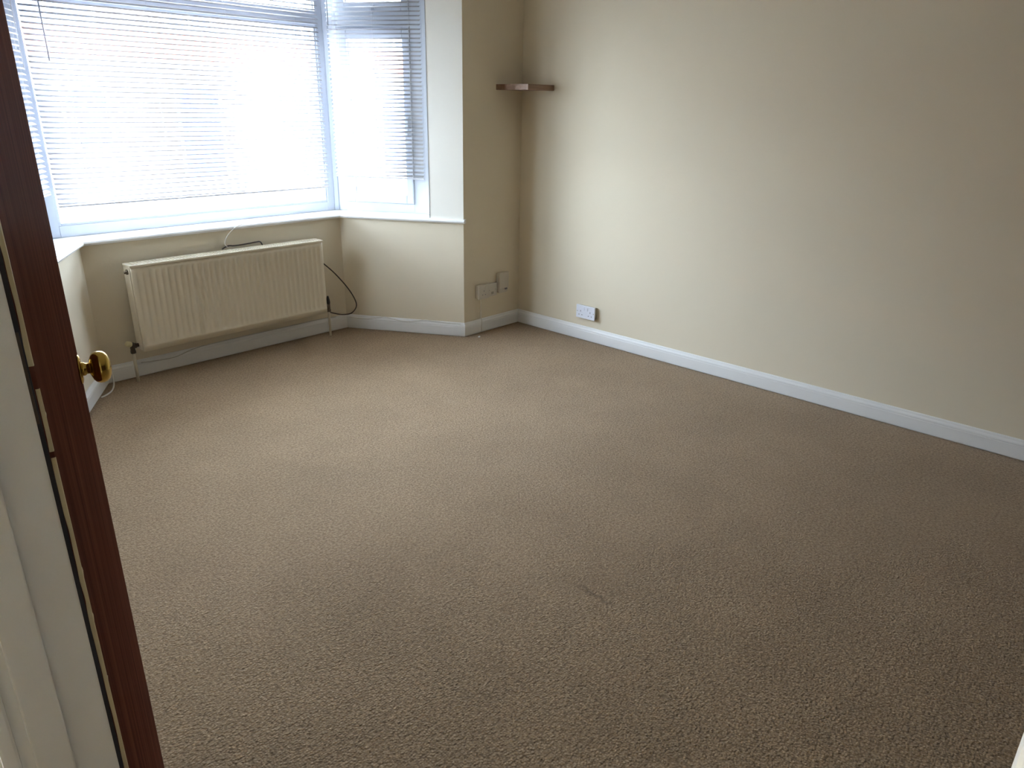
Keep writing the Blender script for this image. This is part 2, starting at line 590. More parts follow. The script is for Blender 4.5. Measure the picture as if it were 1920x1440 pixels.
skirting('baseboard_right', 0, 'white moulded skirting along the right wall')
skirting('baseboard_back', 1, 'white skirting under the small sockets')
skirting('baseboard_bay_right', 2, 'white skirting under the angled bay wall')
skirting('baseboard_bay_front', 3, 'white skirting below the radiator')
skirting('baseboard_bay_left', 4, 'white skirting at the left of the bay')
skirting('baseboard_back_left', 5, 'white skirting behind the open door')
skirting('baseboard_left', 6, 'white skirting along the doorway wall')

# ------------------------------------------------------------------ window sill: three mitred boards with a rounded nose
SILLP = [(-FRAME_OFF - 0.06, SILL_Z), (0.018, SILL_Z), (0.026, SILL_Z - 0.004), (0.030, SILL_Z - 0.012), (0.026, SILL_Z - 0.021), (0.018, SILL_Z - 0.025), (-FRAME_OFF - 0.06, SILL_Z - 0.025)]
def sill(name, i, ext_a, ext_b, label):
    bm = bmesh.new()
    ra, rb = [], []
    t = (Vector(PATH[i + 1]) - Vector(PATH[i])).normalized()
    for d, z in SILLP:
        op = offset_path(PATH[2:6], d)
        a = op[i - 2] - t * ext_a
        b = op[i - 1] + t * ext_b
        ra.append(bm.verts.new((a.x, a.y, z)))
        rb.append(bm.verts.new((b.x, b.y, z)))
    n = len(SILLP)
    for k in range(n):
        bm.faces.new((ra[k], ra[(k + 1) % n], rb[(k + 1) % n], rb[k]))
    bm.faces.new(ra)
    bm.faces.new(rb)
    return struct(from_bm(name, bm, M['gloss']), label)

sill('trim_1', 2, 0.012, 0, 'white window sill under the side window')
sill('trim_2', 3, 0, 0, 'long white window sill above the radiator')
sill('trim_3', 4, 0, 0.012, 'white window sill at the left of the bay')

# ------------------------------------------------------------------ windows
# local frame: x along the window, y outward, z up
def wmat(origin, xdir, ydir):
    return Matrix(((xdir.x, ydir.x, 0, origin.x), (xdir.y, ydir.y, 0, origin.y), (0, 0, 1, 0), (0, 0, 0, 1)))

def frame_bars(name, x0, x1, z0, z1, wl, wr, wb, wt, y0, y1, mat, parent, bevel=0.004):
    bm = bmesh.new()
    bm_box(bm, (x0, y0, z0), (x0 + wl, y1, z1), None, bevel)
    bm_box(bm, (x1 - wr, y0, z0), (x1, y1, z1), None, bevel)
    bm_box(bm, (x0 + wl, y0, z0), (x1 - wr, y1, z0 + wb), None, bevel)
    bm_box(bm, (x0 + wl, y0, z1 - wt), (x1 - wr, y1, z1), None, bevel)
    return from_bm(name, bm, mat, parent)

def bead(name, x0, x1, z0, z1, y0, parent, w=0.006):
    """thin dark gasket round a pane"""
    return frame_bars(name, x0 - 0.003, x1 + 0.003, z0 - 0.003, z1 + 0.003, w, w, w, w, y0, y0 + 0.004, M['gasket'], parent, 0)

EXT = 0.564 * FRAME_OFF
W1 = empty('window_1', mat=wmat(Vector((XD, YC + FRAME_OFF, 0)), Vector((1, 0, 0)), Vector((0, 1, 0))))
struct(W1, 'wide white framed bay window with one large pane and a top light')
WL = XC - XD
fx0, fx1 = -EXT + 0.012, WL + EXT - 0.012
px0, px1 = -0.028, WL + 0.028
TR0, TR1 = 1.962, 2.040
bm = bmesh.new()
bm_box(bm, (fx0, 0, SILL_Z), (px0, 0.07, HEAD_Z), None, 0.004)
bm_box(bm, (px1, 0, SILL_Z), (fx1, 0.07, HEAD_Z), None, 0.004)
bm_box(bm, (px0, 0, SILL_Z), (px1, 0.07, 0.860), None, 0.004)
bm_box(bm, (px0, 0, HEAD_Z - 0.06), (px1, 0.07, HEAD_Z), None, 0.004)
from_bm('frame', bm, M['upvc'], W1)
box_obj('transom', (px0, -0.004, TR0), (px1, 0.07, TR1), M['upvc'], W1, None, 0.005)
g = box_obj('pane', (px0, 0.026, 0.86), (px1, 0.030, TR0), M['glass'], W1)
bead('gasket', px0, px1, 0.86, TR0, 0.016, g)
frame_bars('glazing_bead', px0, px1, 0.86, TR0, 0.014, 0.014, 0.014, 0.014, 0.006, 0.024, M['upvc'], g, 0.003)
g = box_obj('pane', (px0, 0.026, TR1), (px1, 0.030, HEAD_Z - 0.06), M['glass'], W1)
bead('gasket', px0, px1, TR1, HEAD_Z - 0.06, 0.016, g)

def side_window(name, origin, xdir, ydir, flip, label):
    """casement below a fanlight; x = 0 at the front corner of the bay, growing to the mouth"""
    w = empty(name, mat=wmat(origin, xdir, ydir))
    struct(w, label)
    x0, x1 = -0.082, 0.638
    bm = bmesh.new()
    bm_box(bm, (x0, 0, SILL_Z), (-0.022, 0.07, HEAD_Z), None, 0.004)
    bm_box(bm, (0.478, 0, SILL_Z), (0.560, 0.07, HEAD_Z), None, 0.004)
    bm_box(bm, (0.560, -0.010, SILL_Z), (x1, 0.07, HEAD_Z), None, 0.004)
    bm_box(bm, (-0.022, 0, SILL_Z), (0.478, 0.07, 0.862), None, 0.004)
    bm_box(bm, (-0.022, 0, HEAD_Z - 0.05), (0.478, 0.07, HEAD_Z), None, 0.004)
    from_bm('frame', bm, M['upvc'], w)
    box_obj('transom', (-0.022, 0.0, 1.952), (0.478, 0.07, 2.040), M['upvc'], w, None, 0.005)
    s = frame_bars('sash', -0.020, 0.476, 0.864, 1.950, 0.072, 0.046, 0.058, 0.062, -0.014, 0.05, M['upvc'], w, 0.006)
    g = box_obj('pane', (0.052, 0.026, 0.922), (0.430, 0.030, 1.888), M['glass'], w)
    bead('gasket', 0.052, 0.430, 0.922, 1.888, 0.012, g)
    frame_bars('fanlight_sash', -0.020, 0.476, 2.042, HEAD_Z - 0.052, 0.072, 0.046, 0.052, 0.05, -0.014, 0.05, M['upvc'], w, 0.006)
    g = box_obj('pane', (0.052, 0.026, 2.094), (0.430, 0.030, HEAD_Z - 0.10), M['glass'], w)
    bead('gasket', 0.052, 0.430, 2.094, HEAD_Z - 0.10, 0.012, g)
    # cockspur handle on the fanlight
    bm = bmesh.new()
    bm_box(bm, (0.222, -0.030, 2.050), (0.262, -0.014, 2.078), None, 0.004)
    bm_box(bm, (0.232, -0.046, 2.020), (0.252, -0.030, 2.074), None, 0.005)
    from_bm('handle', bm, M['upvc'], w)
    # handle of the casement, on the mouth side
    bm = bmesh.new()
    bm_box(bm, (0.446, -0.028, 1.36), (0.468, -0.014, 1.43), None, 0.004)
    bm_box(bm, (0.450, -0.044, 1.30), (0.465, -0.028, 1.42), None, 0.005)
    from_bm('handle', bm, M['upvc'], w)
    return w

side_window('window_2', C0 + BN * FRAME_OFF, BD, BN, False, 'narrow white casement window with fanlight at the right of the bay')
side_window('window_3', D0 + BN2 * FRAME_OFF, BD2, BN2, True, 'narrow white casement window at the left of the bay')
# corner posts of the bay frame
for k, (o0, sx) in enumerate(((C0, 1), (D0, -1))):
    c = o0 + Vector((sx * EXT, FRAME_OFF, 0))
    q = Vector((sx * 0.564, 1, 0))
    bm = bmesh.new()
    bm_prism(bm, [c + Vector((-sx * 0.016, -0.006, 0)), c + Vector((sx * BD.x, BD.y, 0)) * 0.016 - q * 0.006,
                  c + Vector((sx * BD.x, BD.y, 0)) * 0.030 + q * 0.075, c + Vector((-sx * 0.03, 0.075, 0))], SILL_Z, HEAD_Z)
    struct(from_bm('trim_%d' % (4 + k), bm, M['upvc']), ('white corner post between the wide window and the right side window', 'white corner post at the left end of the wide window')[k])

# thin grey strip down the edge of each window reveal
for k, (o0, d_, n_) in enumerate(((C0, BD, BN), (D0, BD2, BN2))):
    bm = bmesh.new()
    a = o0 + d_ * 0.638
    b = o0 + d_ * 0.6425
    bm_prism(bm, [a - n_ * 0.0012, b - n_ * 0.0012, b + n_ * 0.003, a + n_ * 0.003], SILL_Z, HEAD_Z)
    struct(from_bm('trim_%d' % (11 + k), bm, M['reveal_line']), ('grey line down the edge of the right window reveal', 'grey line down the edge of the left window reveal')[k])

# ------------------------------------------------------------------ venetian blinds
def slat_mesh(length, tilt):
    bm = bmesh.new()
    w, crown, n = 0.0265, 0.0030, 5
    rows = []
    for k in range(n):
        t = k / (n - 1) - 0.5
        y = t * w
        z = crown * (1 - 4 * t * t)
        yy = y * math.cos(tilt) - z * math.sin(tilt)
        zz = y * math.sin(tilt) + z * math.cos(tilt)
        rows.append((bm.verts.new((0, yy, zz + 0.0003)), bm.verts.new((length, yy, zz + 0.0003)),
                     bm.verts.new((0, yy, zz - 0.0003)), bm.verts.new((length, yy, zz - 0.0003))))
    for a, b in zip(rows, rows[1:]):
        bm.faces.new((a[0], a[1], b[1], b[0]))
        bm.faces.new((a[2], b[2], b[3], a[3]))
        bm.faces.new((a[0], b[0], b[2], a[2]))
        bm.faces.new((a[1], a[3], b[3], b[1]))
    bm.faces.new((rows[0][0], rows[0][2], rows[0][3], rows[0][1]))
    bm.faces.new((rows[-1][0], rows[-1][1], rows[-1][3], rows[-1][2]))
    bmesh.ops.recalc_face_normals(bm, faces=bm.faces[:])
    me = bpy.data.meshes.new('slat')
    bm.to_mesh(me)
    bm.free()
    for p in me.polygons:
        p.use_smooth = True
    me.materials.append(M['slat'])
    return me

PITCH_S = 0.0252
def blind(mw, x0, x1, bottom, tilt, cords, wand_x, wand_z, label, cord_x):
    root = empty('venetian_blind', mat=mw)
    tag(root, label, 'blind', 'white venetian blinds in the bay window')
    L = x1 - x0
    box_obj('headrail', (x0, -0.014, HEAD_Z - 0.032), (x1, 0.014, HEAD_Z - 0.004), M['slat'], root, None, 0.003)
    bm = bmesh.new()
    bm_box(bm, (x0 + 0.002, -0.012, bottom - 0.004), (x1 - 0.002, 0.012, bottom + 0.006), None, 0.004)
    from_bm('bottom_rail', bm, M['slat'], root)
    me = slat_mesh(L - 0.004, tilt)
    z = bottom + 0.016
    while z < HEAD_Z - 0.045:
        s = bpy.data.objects.new('slat', me)
        COL.objects.link(s)
        s.parent = root
        s.location = (x0 + 0.002 + random.uniform(-0.002, 0.002), random.uniform(-0.0006, 0.0006), z + random.uniform(-0.0006, 0.0006))
        s.rotation_euler = (random.uniform(-0.012, 0.012), 0, 0)
        z += PITCH_S
    for cx in cords:
        bm = bmesh.new()
        for yy in (-0.0145, 0.0145):
            bm_tube(bm, [(cx, yy, bottom), (cx, yy, HEAD_Z - 0.03)], 0.0008, 5)
        from_bm('ladder_cord', bm, M['cord'], root, True)
    bm = bmesh.new()
    bm_tube(bm, [(wand_x, -0.026, wand_z), (wand_x, -0.026, wand_z + 0.02), (wand_x, -0.024, HEAD_Z - 0.03)], [0.0042, 0.0042, 0.0034], 6)
    bm_tube(bm, [(wand_x, -0.024, HEAD_Z - 0.03), (wand_x, -0.010, HEAD_Z - 0.016)], 0.002, 6)
    from_bm('tilt_wand', bm, M['wand'], root, True)
    if cord_x is not None:
        bm = bmesh.new()
        for k in (-0.004, 0.004):
            bm_tube(bm, [(cord_x + k, -0.022, cord_x * 0 + 1.62), (cord_x + k, -0.020, HEAD_Z - 0.03)], 0.0011, 5)
        from_bm('lift_cord', bm, M['cord'], root, True)
    return root

blind(wmat(Vector((0, YC + 0.115, 0)), Vector((1, 0, 0)), Vector((0, 1, 0))), 1.196, 2.850, 0.966, math.radians(24),
      (1.36, 1.80, 2.24, 2.68), 1.283, 1.669, 'widest white venetian blind, hanging above the radiator', None)
blind(wmat(C0 + BN * 0.105, BD, BN), -0.050, 0.575, 1.036, math.radians(24),
      (0.03, 0.26, 0.50), -0.030, 1.955, 'narrow white venetian blind over the right side window', 0.0)
blind(wmat(D0 + BN2 * 0.105, BD2, BN2), -0.050, 0.575, 1.036, math.radians(24),
      (0.03, 0.26, 0.50), -0.030, 1.955, 'narrow white venetian blind at the left end of the bay', 0.0)

# ------------------------------------------------------------------ doorway: lining, stop, architraves, open door
JX0, JX1 = XL - 0.100, XL - 0.002
bm = bmesh.new()
bm_box(bm, (JX0, JAMB_Y, 0), (JX1, JAMB_Y + 0.030, 2.03), None, 0.002)
bm_box(bm, (0.076, JAMB_Y - 0.005, 0), (0.108, JAMB_Y + 0.004, 2.03), None, 0.0015)
bm_box(bm, (JX0, JAMB_Y - 0.004, 0), (0.065, JAMB_Y + 0.004, 2.03), None, 0.003)
struct(from_bm('trim_6', bm, M['lining']), 'white painted door lining with a stop, close at the left edge')
bm = bmesh.new()
bm_box(bm, (JX0, -0.043, 0), (XL + 0.001, -0.0135, 2.03), None, 0.0015)
bm_box(bm, (0.076, -0.016, 0), (0.108, -0.0008, 2.03), None, 0.0005)
struct(from_bm('trim_7', bm, M['lining']), 'white painted door lining at the bottom right corner')
bm = bmesh.new()
bm_box(bm, (JX0, -0.032, 2.03), (JX1, JAMB_Y + 0.030, 2.06), None, 0.002)
bm_box(bm, (0.076, -0.002, 2.018), (0.108, JAMB_Y, 2.034), None, 0.002)
struct(from_bm('trim_8', bm, M['lining']), 'white door head lining')

def architrave(name, pts_inner, y_sign, label):
    """moulded board on the hall face of the wall"""
    prof = [(0.0, 0.000), (0.0, 0.010), (0.004, 0.014), (0.010, 0.012), (0.016, 0.018), (0.052, 0.020), (0.060, 0.014), (0.064, 0.0)]
    bm = bmesh.new()
    ra, rb = [], []
    for w, t in prof:
        ra.append(bm.verts.new((JX0 - t, pts_inner + y_sign * w, 0)))
        rb.append(bm.verts.new((JX0 - t, pts_inner + y_sign * w, 2.10)))
    n = len(prof)
    for k in range(n):
        bm.faces.new((ra[k], ra[(k + 1) % n], rb[(k + 1) % n], rb[k]))
    bm.faces.new(ra)
    bm.faces.new(rb)
    return struct(from_bm(name, bm, M['lining']), label)

architrave('trim_9', JAMB_Y + 0.006, 1, 'white moulded architrave on the hall side')
architrave('trim_10', -0.008, -1, 'white moulded architrave behind the viewer')

# door folded back into the room; local x from hinge to leading edge, local y out of the visible face, z up
H0 = Vector((0.158, 0.745, 0))
E0 = Vector((0.3835, 1.466, 0))
dx = (E0 - H0).normalized()
dy = Vector((dx.y, -dx.x, 0))            # towards the room
DW = (E0 - H0).length
DR = empty('door_1', mat=wmat(H0, dx, dy))
struct(DR, 'dark brown stained door standing open at the left, with a brass knob')
DT = 0.040
box_obj('door_leaf', (0.0006, -DT, 0.012), (DW, 0, 2.015), M['door'], DR, None, 0.0012)
# cream painted hinge edge, chipped into lengths
for z0, z1 in ((0.014, 0.55), (0.5505, 1.176), (1.183, 1.247), (1.270, 2.012)):
    bm = bmesh.new()
    n = max(2, int((z1 - z0) / 0.02))
    A, B = [], []
    for k in range(n + 1):
        z = z0 + (z1 - z0) * k / n
        j = random.uniform(-0.0007, 0.0007)
        A.append([bm.verts.new(v) for v in ((-0.0012, -0.0034 + j, z), (-0.0012, 0.0002 + j * 0.6, z), (0.0016 + j, 0.0004, z), (0.0016, -0.0034, z))])
    for a, b in zip(A, A[1:]):
        for k in range(4):
            bm.faces.new((a[k], a[(k + 1) % 4], b[(k + 1) % 4], b[k]))
    bm.faces.new(A[0]); bm.faces.new(A[-1])
    from_bm('edge_paint', bm, M['lipping'], DR)['label'] = 'cream paint along the hinge edge'
for z, l in ((1.216, 0.008), (1.036, 0.014), (0.980, 0.012), (0.90, 0.006)):
    bm = bmesh.new()
    pts = [(0.002, z), (0.002, z + l), (0.006, z + l * 0.7), (0.0085, z + l * 0.35)]
    a = [bm.verts.new((x, 0.0003, zz)) for x, zz in pts]
    b = [bm.verts.new((x, -0.0003, zz)) for x, zz in pts]
    bm.faces.new(a); bm.faces.new(b)
    for k in range(4):
        bm.faces.new((a[k], a[(k + 1) % 4], b[(k + 1) % 4], b[k]))
    from_bm('paint_chip', bm, M['lipping'], DR)
box_obj('edge_gap_shade', (-0.0008, -0.030, 0.014), (0.0006, -0.0042, 2.012), M['gap'], DR)  # dark strip painting in the shade of the gap beside the lining
for zc in (0.25, 1.258, 1.82):
    hg = box_obj('hinge', (-0.0012, -0.026, zc - 0.045), (0.0004, -0.0055, zc + 0.045), M['valve_dark'], DR, None, 0.0003)
# brass knob on the visible face near the leading edge
KX, KZ = DW - 0.050, 1.038
kn = lathe_obj('knob', [(0.016, 0.010), (0.0185, 0.0165), (0.021, 0.0225), (0.0250, 0.0270), (0.030, 0.0292), (0.036, 0.0296), (0.042, 0.0280), (0.047, 0.0240), (0.0505, 0.0165), (0.0522, 0.008), (0.0525, 0.0005)],
               M['brass'], DR, (0, 1, 0), (KX, 0, KZ))
lathe_obj('stem', [(0.003, 0.0125), (0.009, 0.0125), (0.012, 0.0100), (0.017, 0.0100)], M['brass'], kn, (0, 1, 0), (KX, 0, KZ), 24)
lathe_obj('rose', [(0.0, 0.027), (0.003, 0.0265), (0.005, 0.020), (0.0055, 0.012)], M['brass'], kn, (0, 1, 0), (KX, 0, KZ), 28)
kb = lathe_obj('knob', [(0.016, 0.010), (0.0185, 0.0165), (0.0250, 0.0270), (0.036, 0.0296), (0.047, 0.0240), (0.0522, 0.008), (0.0525, 0.0005)],
               M['brass'], DR, (0, -1, 0), (KX, -DT, KZ))
lathe_obj('stem', [(0.0, 0.0125), (0.017, 0.0100)], M['brass'], kb, (0, -1, 0), (KX, -DT, KZ), 24)

# ------------------------------------------------------------------ radiator
RX0, RX1, RZ0, RZ1 = 1.408, 2.602, 0.176, 0.662
RYF, RYB = 4.108, 4.205
RAD = empty('radiator', ((RX0 + RX1) / 2, (RYF + RYB) / 2, 0))
tag(RAD, 'cream panel radiator with vertical flutes below the wide bay window', 'radiator')
def rp(o):
    o.parent = RAD
    o.matrix_parent_inverse = Matrix.Translation(-RAD.location)
    return o
NF = 34
def pressed_panel(name, y_face, sgn):
    zs = [(RZ0 + 0.004, 0.0), (RZ0 + 0.030, 0.0), (RZ0 + 0.034, 0.6), (RZ0 + 0.040, 0.0), (RZ0 + 0.046, 0.0), (RZ0 + 0.064, 1.0), (RZ1 - 0.050, 1.0), (RZ1 - 0.032, 0.0), (RZ1 - 0.006, 0.0)]
    m0, m1 = RX0 + 0.022, RX1 - 0.022
    xs = [RX0, RX0 + 0.005, m0]
    per = 8
    for k in range(1, NF * per + 1):
        xs.append(m0 + (m1 - m0) * k / (NF * per))
    xs += [RX1 - 0.005, RX1]
    bm = bmesh.new()
    grid = []
    for z, f in zs:
        row = []
        for i, x in enumerate(xs):
            d = 0.0
            if m0 <= x <= m1 + 1e-6:
                ph = (x - m0) / (m1 - m0) * NF
                c = 0.5 - 0.5 * math.cos(2 * math.pi * ph)
                d = 0.0085 * (c ** 0.6) * (f if f in (0.0, 1.0) else 0.0)
            if 0 < f < 1:
                d = -0.0025
            if i in (0, len(xs) - 1):
                d += 0.004
            if z in (zs[0][0], zs[-1][0]):
                d += 0.003
            row.append(bm.verts.new((x, y_face + sgn * d, z)))
        grid.append(row)
    for a, b in zip(grid, grid[1:]):
        for k in range(len(xs) - 1):
            bm.faces.new((a[k], a[k + 1], b[k + 1], b[k]))
    ext = bmesh.ops.extrude_face_region(bm, geom=bm.faces[:])
    bmesh.ops.translate(bm, verts=[v for v in ext['geom'] if isinstance(v, bmesh.types.BMVert)], vec=(0, sgn * 0.014, 0))
    return rp(from_bm(name, bm, M['radiator'], None, True))
pressed_panel('front_panel', RYF, 1)
pressed_panel('rear_panel', RYB, -1)
# top grille: rim with louvre bars
bm = bmesh.new()
bm_box(bm, (RX0 - 0.004, RYF - 0.003, RZ1 - 0.008), (RX1 + 0.004, RYF + 0.012, RZ1 + 0.004), None, 0.003)
bm_box(bm, (RX0 - 0.004, RYB - 0.012, RZ1 - 0.008), (RX1 + 0.004, RYB + 0.003, RZ1 + 0.004), None, 0.003)
bm_box(bm, (RX0 - 0.004, RYF + 0.012, RZ1 - 0.008), (RX0 + 0.010, RYB - 0.012, RZ1 + 0.004))
bm_box(bm, (RX1 - 0.010, RYF + 0.012, RZ1 - 0.008), (RX1 + 0.004, RYB - 0.012, RZ1 + 0.004))
rim = rp(from_bm('top_grille', bm, M['radiator']))
lou = bpy.data.meshes.new('louvre')
bm = bmesh.new()
bm_box(bm, (-0.006, RYF + 0.012, -0.002), (0.006, RYB - 0.012, 0.002))
bmesh.ops.recalc_face_normals(bm, faces=bm.faces[:])
bm.to_mesh(lou); bm.free()
lou.materials.append(M['radiator'])
for k in range(60):
    o = bpy.data.objects.new('louvre', lou)
    COL.objects.link(o)
    o.parent = rim
    o.location = (RX0 + 0.018 + (RX1 - RX0 - 0.036) * k / 59, 0, RZ1)
for x in (RX0 - 0.004, RX1 + 0.001):
    bm = bmesh.new()
    bm_box(bm, (x, RYF + 0.010, RZ0 + 0.010), (x + 0.003, RYB - 0.006, RZ1 - 0.004), None, 0.001)
    bm_box(bm, (x - 0.001, RYF + 0.034, RZ0 + 0.06), (x + 0.004, RYB - 0.034, RZ1 - 0.06), None, 0.0015)
    rp(from_bm('side_panel', bm, M['radiator']))
# air vent boss and blanking plug near the top corners
vb = rp(lathe_obj('air_vent', [(0, 0.014), (0.008, 0.014), (0.010, 0.009), (0.018, 0.008)], M['valve_dark'], None, (-1, 0, 0), (RX0 - 0.003, (RYF + RYB) / 2 - 0.01, RZ1 - 0.035), 12))
rp(lathe_obj('blanking_plug', [(0, 0.014), (0.008, 0.014), (0.010, 0.009), (0.012, 0.008)], M['radiator'], None, (1, 0, 0), (RX1 + 0.003, (RYF + RYB) / 2 - 0.01, RZ1 - 0.035), 12))
# valves and tails
VY = (RYF + RYB) / 2 + 0.005
def valve(x, sgn, head):
    zc = 0.212
    bm = bmesh.new()
    bm_tube(bm, [(x - sgn * 0.034, VY, zc), (x, VY, zc)], 0.0105, 10)
    bm_tube(bm, [(x - sgn * 0.022, VY, zc), (x - sgn * 0.010, VY, zc)], 0.0150, 6)
    bm_tube(bm, [(x, VY, zc - 0.038), (x, VY, zc - 0.024), (x, VY, zc + 0.018)], [0.0100, 0.0125, 0.0125], 10)
    bm_tube(bm, [(x, VY, zc - 0.042), (x, VY, zc - 0.026)], 0.0145, 6)
    v = rp(from_bm('valve', bm, M['valve_dark'], None, False))
    if head == 'cream':
        h = lathe_obj('valve_head', [(0.0, 0.011), (0.005, 0.0155), (0.028, 0.0150), (0.032, 0.012), (0.033, 0.002)], M['valve_head'], None, (-0.80, -0.45, 0.40), (x - 0.008, VY - 0.006, zc + 0.012), 14)
    else:
        h = lathe_obj('valve_cap', [(0.0, 0.0125), (0.012, 0.0135), (0.030, 0.011), (0.052, 0.006), (0.056, 0.001)], M['black_plastic'], None, (0, 0, 1), (x, VY, zc + 0.012), 12)
    h.parent = v
    rp(tube_obj('pipe', [(x, VY, zc - 0.036), (x, VY, -0.002)], 0.0085, M['pipe'], None, 10))
    return v
valve(1.366, -1, 'cream')
valve(2.645, 1, 'black')
rp(box_obj('wall_bracket', (1.60, RYB - 0.002, 0.25), (1.64, YC + 0.001, 0.60), M['radiator']))
rp(box_obj('wall_bracket', (2.37, RYB - 0.002, 0.25), (2.41, YC + 0.001, 0.60), M['radiator']))

# ------------------------------------------------------------------ cables
def cable(name, pts, r, mat, label, n=8):
    o = tube_obj(name, spline(pts, n), r, mat)
    return tag(o, label, 'cable')
cable('aerial_cable', [(2.612, 4.215, 0.535), (2.640, 4.20, 0.507), (2.72, 4.17, 0.420), (2.805, 4.15, 0.305), (2.850, 4.14, 0.215), (2.852, 4.14, 0.165),
                       (2.815, 4.15, 0.128), (2.755, 4.17, 0.126), (2.700, 4.19, 0.142), (2.662, 4.19, 0.160)], 0.0042, M['grey_cable'], 'dark grey cable looping out from the right end of the radiator')
cable('cable', [(1.985, 4.232, 0.668), (2.02, 4.222, 0.684), (2.06, 4.220, 0.681), (2.13, 4.221, 0.682), (2.20, 4.222, 0.686), (2.235, 4.232, 0.683), (2.25, 4.234, 0.660)], 0.0040, M['grey_cable'], 'short dark cable lying behind the top of the radiator')
sc = [(2.02, 4.212, 0.672), (2.00, 4.215, 0.700), (2.02, 4.214, 0.745), (2.075, 4.210, 0.790), (2.13, 4.206, 0.806), (2.19, 4.216, 0.8035), (2.25, 4.236, 0.8035), (2.30, 4.262, 0.8035)]
cable('cable', sc, 0.0022, M['white_cable'], 'thin white cable looped from the radiator up over the sill')
# cable laid along the angled bay skirting
pts = []
for s, z in ((0.03, 0.083), (0.10, 0.079), (0.17, 0.081), (0.25, 0.094), (0.30, 0.1015), (0.36, 0.090), (0.43, 0.083), (0.51, 0.086), (0.58, 0.1005), (0.66, 0.096), (0.75, 0.093), (0.85, 0.092)):
    off = -0.0205 if z < 0.088 else (-0.0165 if z < 0.095 else -0.012)
    v = C0 + BD * s + BN * off
    pts.append((v.x, v.y, z))
cable('cable', pts, 0.0025, M['white_cable'], 'thin white cable running along the top of the skirting right of the radiator')
cable('cable', [(1.42, 4.226, 0.085), (1.60, 4.226, 0.072), (1.75, 4.226, 0.100), (2.00, 4.230, 0.106), (2.30, 4.232, 0.106), (2.62, 4.232, 0.107), (2.74, 4.228, 0.100)], 0.0025, M['pale_cable'], 'pale thin cable sagging along the skirting under the radiator')
cable('cable', [(1.252, 4.215, 0.075), (1.248, 4.195, 0.045), (1.236, 4.165, 0.012), (1.200, 4.10, 0.005), (1.160, 4.06, 0.005), (1.125, 4.03, 0.010)], 0.0042, M['white_cable'], 'white cable curling on the carpet in the left corner of the bay')
cable('cable', [(3.447, 3.500, 0.236), (3.447, 3.4985, 0.18), (3.446, 3.498, 0.13), (3.444, 3.490, 0.101), (3.443, 3.4845, 0.09), (3.441, 3.4842, 0.04), (3.44, 3.483, 0.006)], 0.0022, M['white_cable'], 'pale cable dropping from the left small socket to the skirting')

# ------------------------------------------------------------------ sockets
def local_frame(origin, right, out):
    """x = right, y = up, z = out of the wall"""
    r, o = Vector(right), Vector(out)
    u = Vector((0, 0, 1))
    return Matrix(((r.x, u.x, o.x, origin[0]), (r.y, u.y, o.y, origin[1]), (r.z, u.z, o.z, origin[2]), (0, 0, 0, 1)))

def pins(parent, cx, cy, z, sc=1.0):
    for name, (a, b, w, h) in (('earth_slot', (0, 0.012, 0.004, 0.009)), ('pin_slot', (-0.011, -0.010, 0.007, 0.0042)), ('pin_slot', (0.011, -0.010, 0.007, 0.0042))):
        box_obj(name, (cx + (a - w / 2) * sc, cy + (b - h / 2) * sc, z - 0.0006), (cx + (a + w / 2) * sc, cy + (b + h / 2) * sc, z + 0.0003), M['slot'], parent)

DS = empty('double_socket', mat=local_frame((XR, 2.858, 0.204), (0, -1, 0), (-1, 0, 0)))
tag(DS, 'white double wall socket low on the right wall above the skirting', 'socket')
bm = bmesh.new(); bm_box(bm, (-0.073, -0.040, 0), (0.073, 0.040, 0.022), None, 0.003)
from_bm('back_box', bm, M['socket_box'], DS)
bm = bmesh.new(); bm_box(bm, (-0.078, -0.045, 0.022), (0.078, 0.045, 0.032), None, 0.004)
from_bm('face_plate', bm, M['socket'], DS)
for sx in (-1, 1):
    pins(DS, sx * 0.040, -0.010, 0.032, 1.15)
    bm = bmesh.new(); bm_box(bm, (sx * 0.014 - 0.006, 0.012, 0.031), (sx * 0.014 + 0.006, 0.034, 0.036), None, 0.0015)
    from_bm('rocker_switch', bm, M['socket'], DS)
for sx in (-1, 1):
    lathe_obj('screw', [(0, 0.0035), (0.0010, 0.003)], M['socket_box'], DS, (0, 0, 1), (sx * 0.068, 0.0, 0.032), 10)

SS = empty('single_socket', mat=local_frame((3.447, YA, 0.297), (1, 0, 0), (0, -1, 0)))
tag(SS, 'leftmost of three small white plates beside the bay, a single socket', 'socket')
bm = bmesh.new(); bm_box(bm, (-0.046, -0.046, 0), (0.046, 0.046, 0.028), None, 0.003)
from_bm('back_box', bm, M['socket_shaded'], SS)
bm = bmesh.new(); bm_box(bm, (-0.050, -0.050, 0.028), (0.050, 0.050, 0.038), None, 0.004)
from_bm('face_plate', bm, M['socket_shaded'], SS)
pins(SS, 0.0, -0.008, 0.038, 1.2)
bm = bmesh.new(); bm_box(bm, (0.014, 0.016, 0.037), (0.030, 0.040, 0.042), None, 0.0015)
from_bm('rocker_switch', bm, M['socket_shaded'], SS)

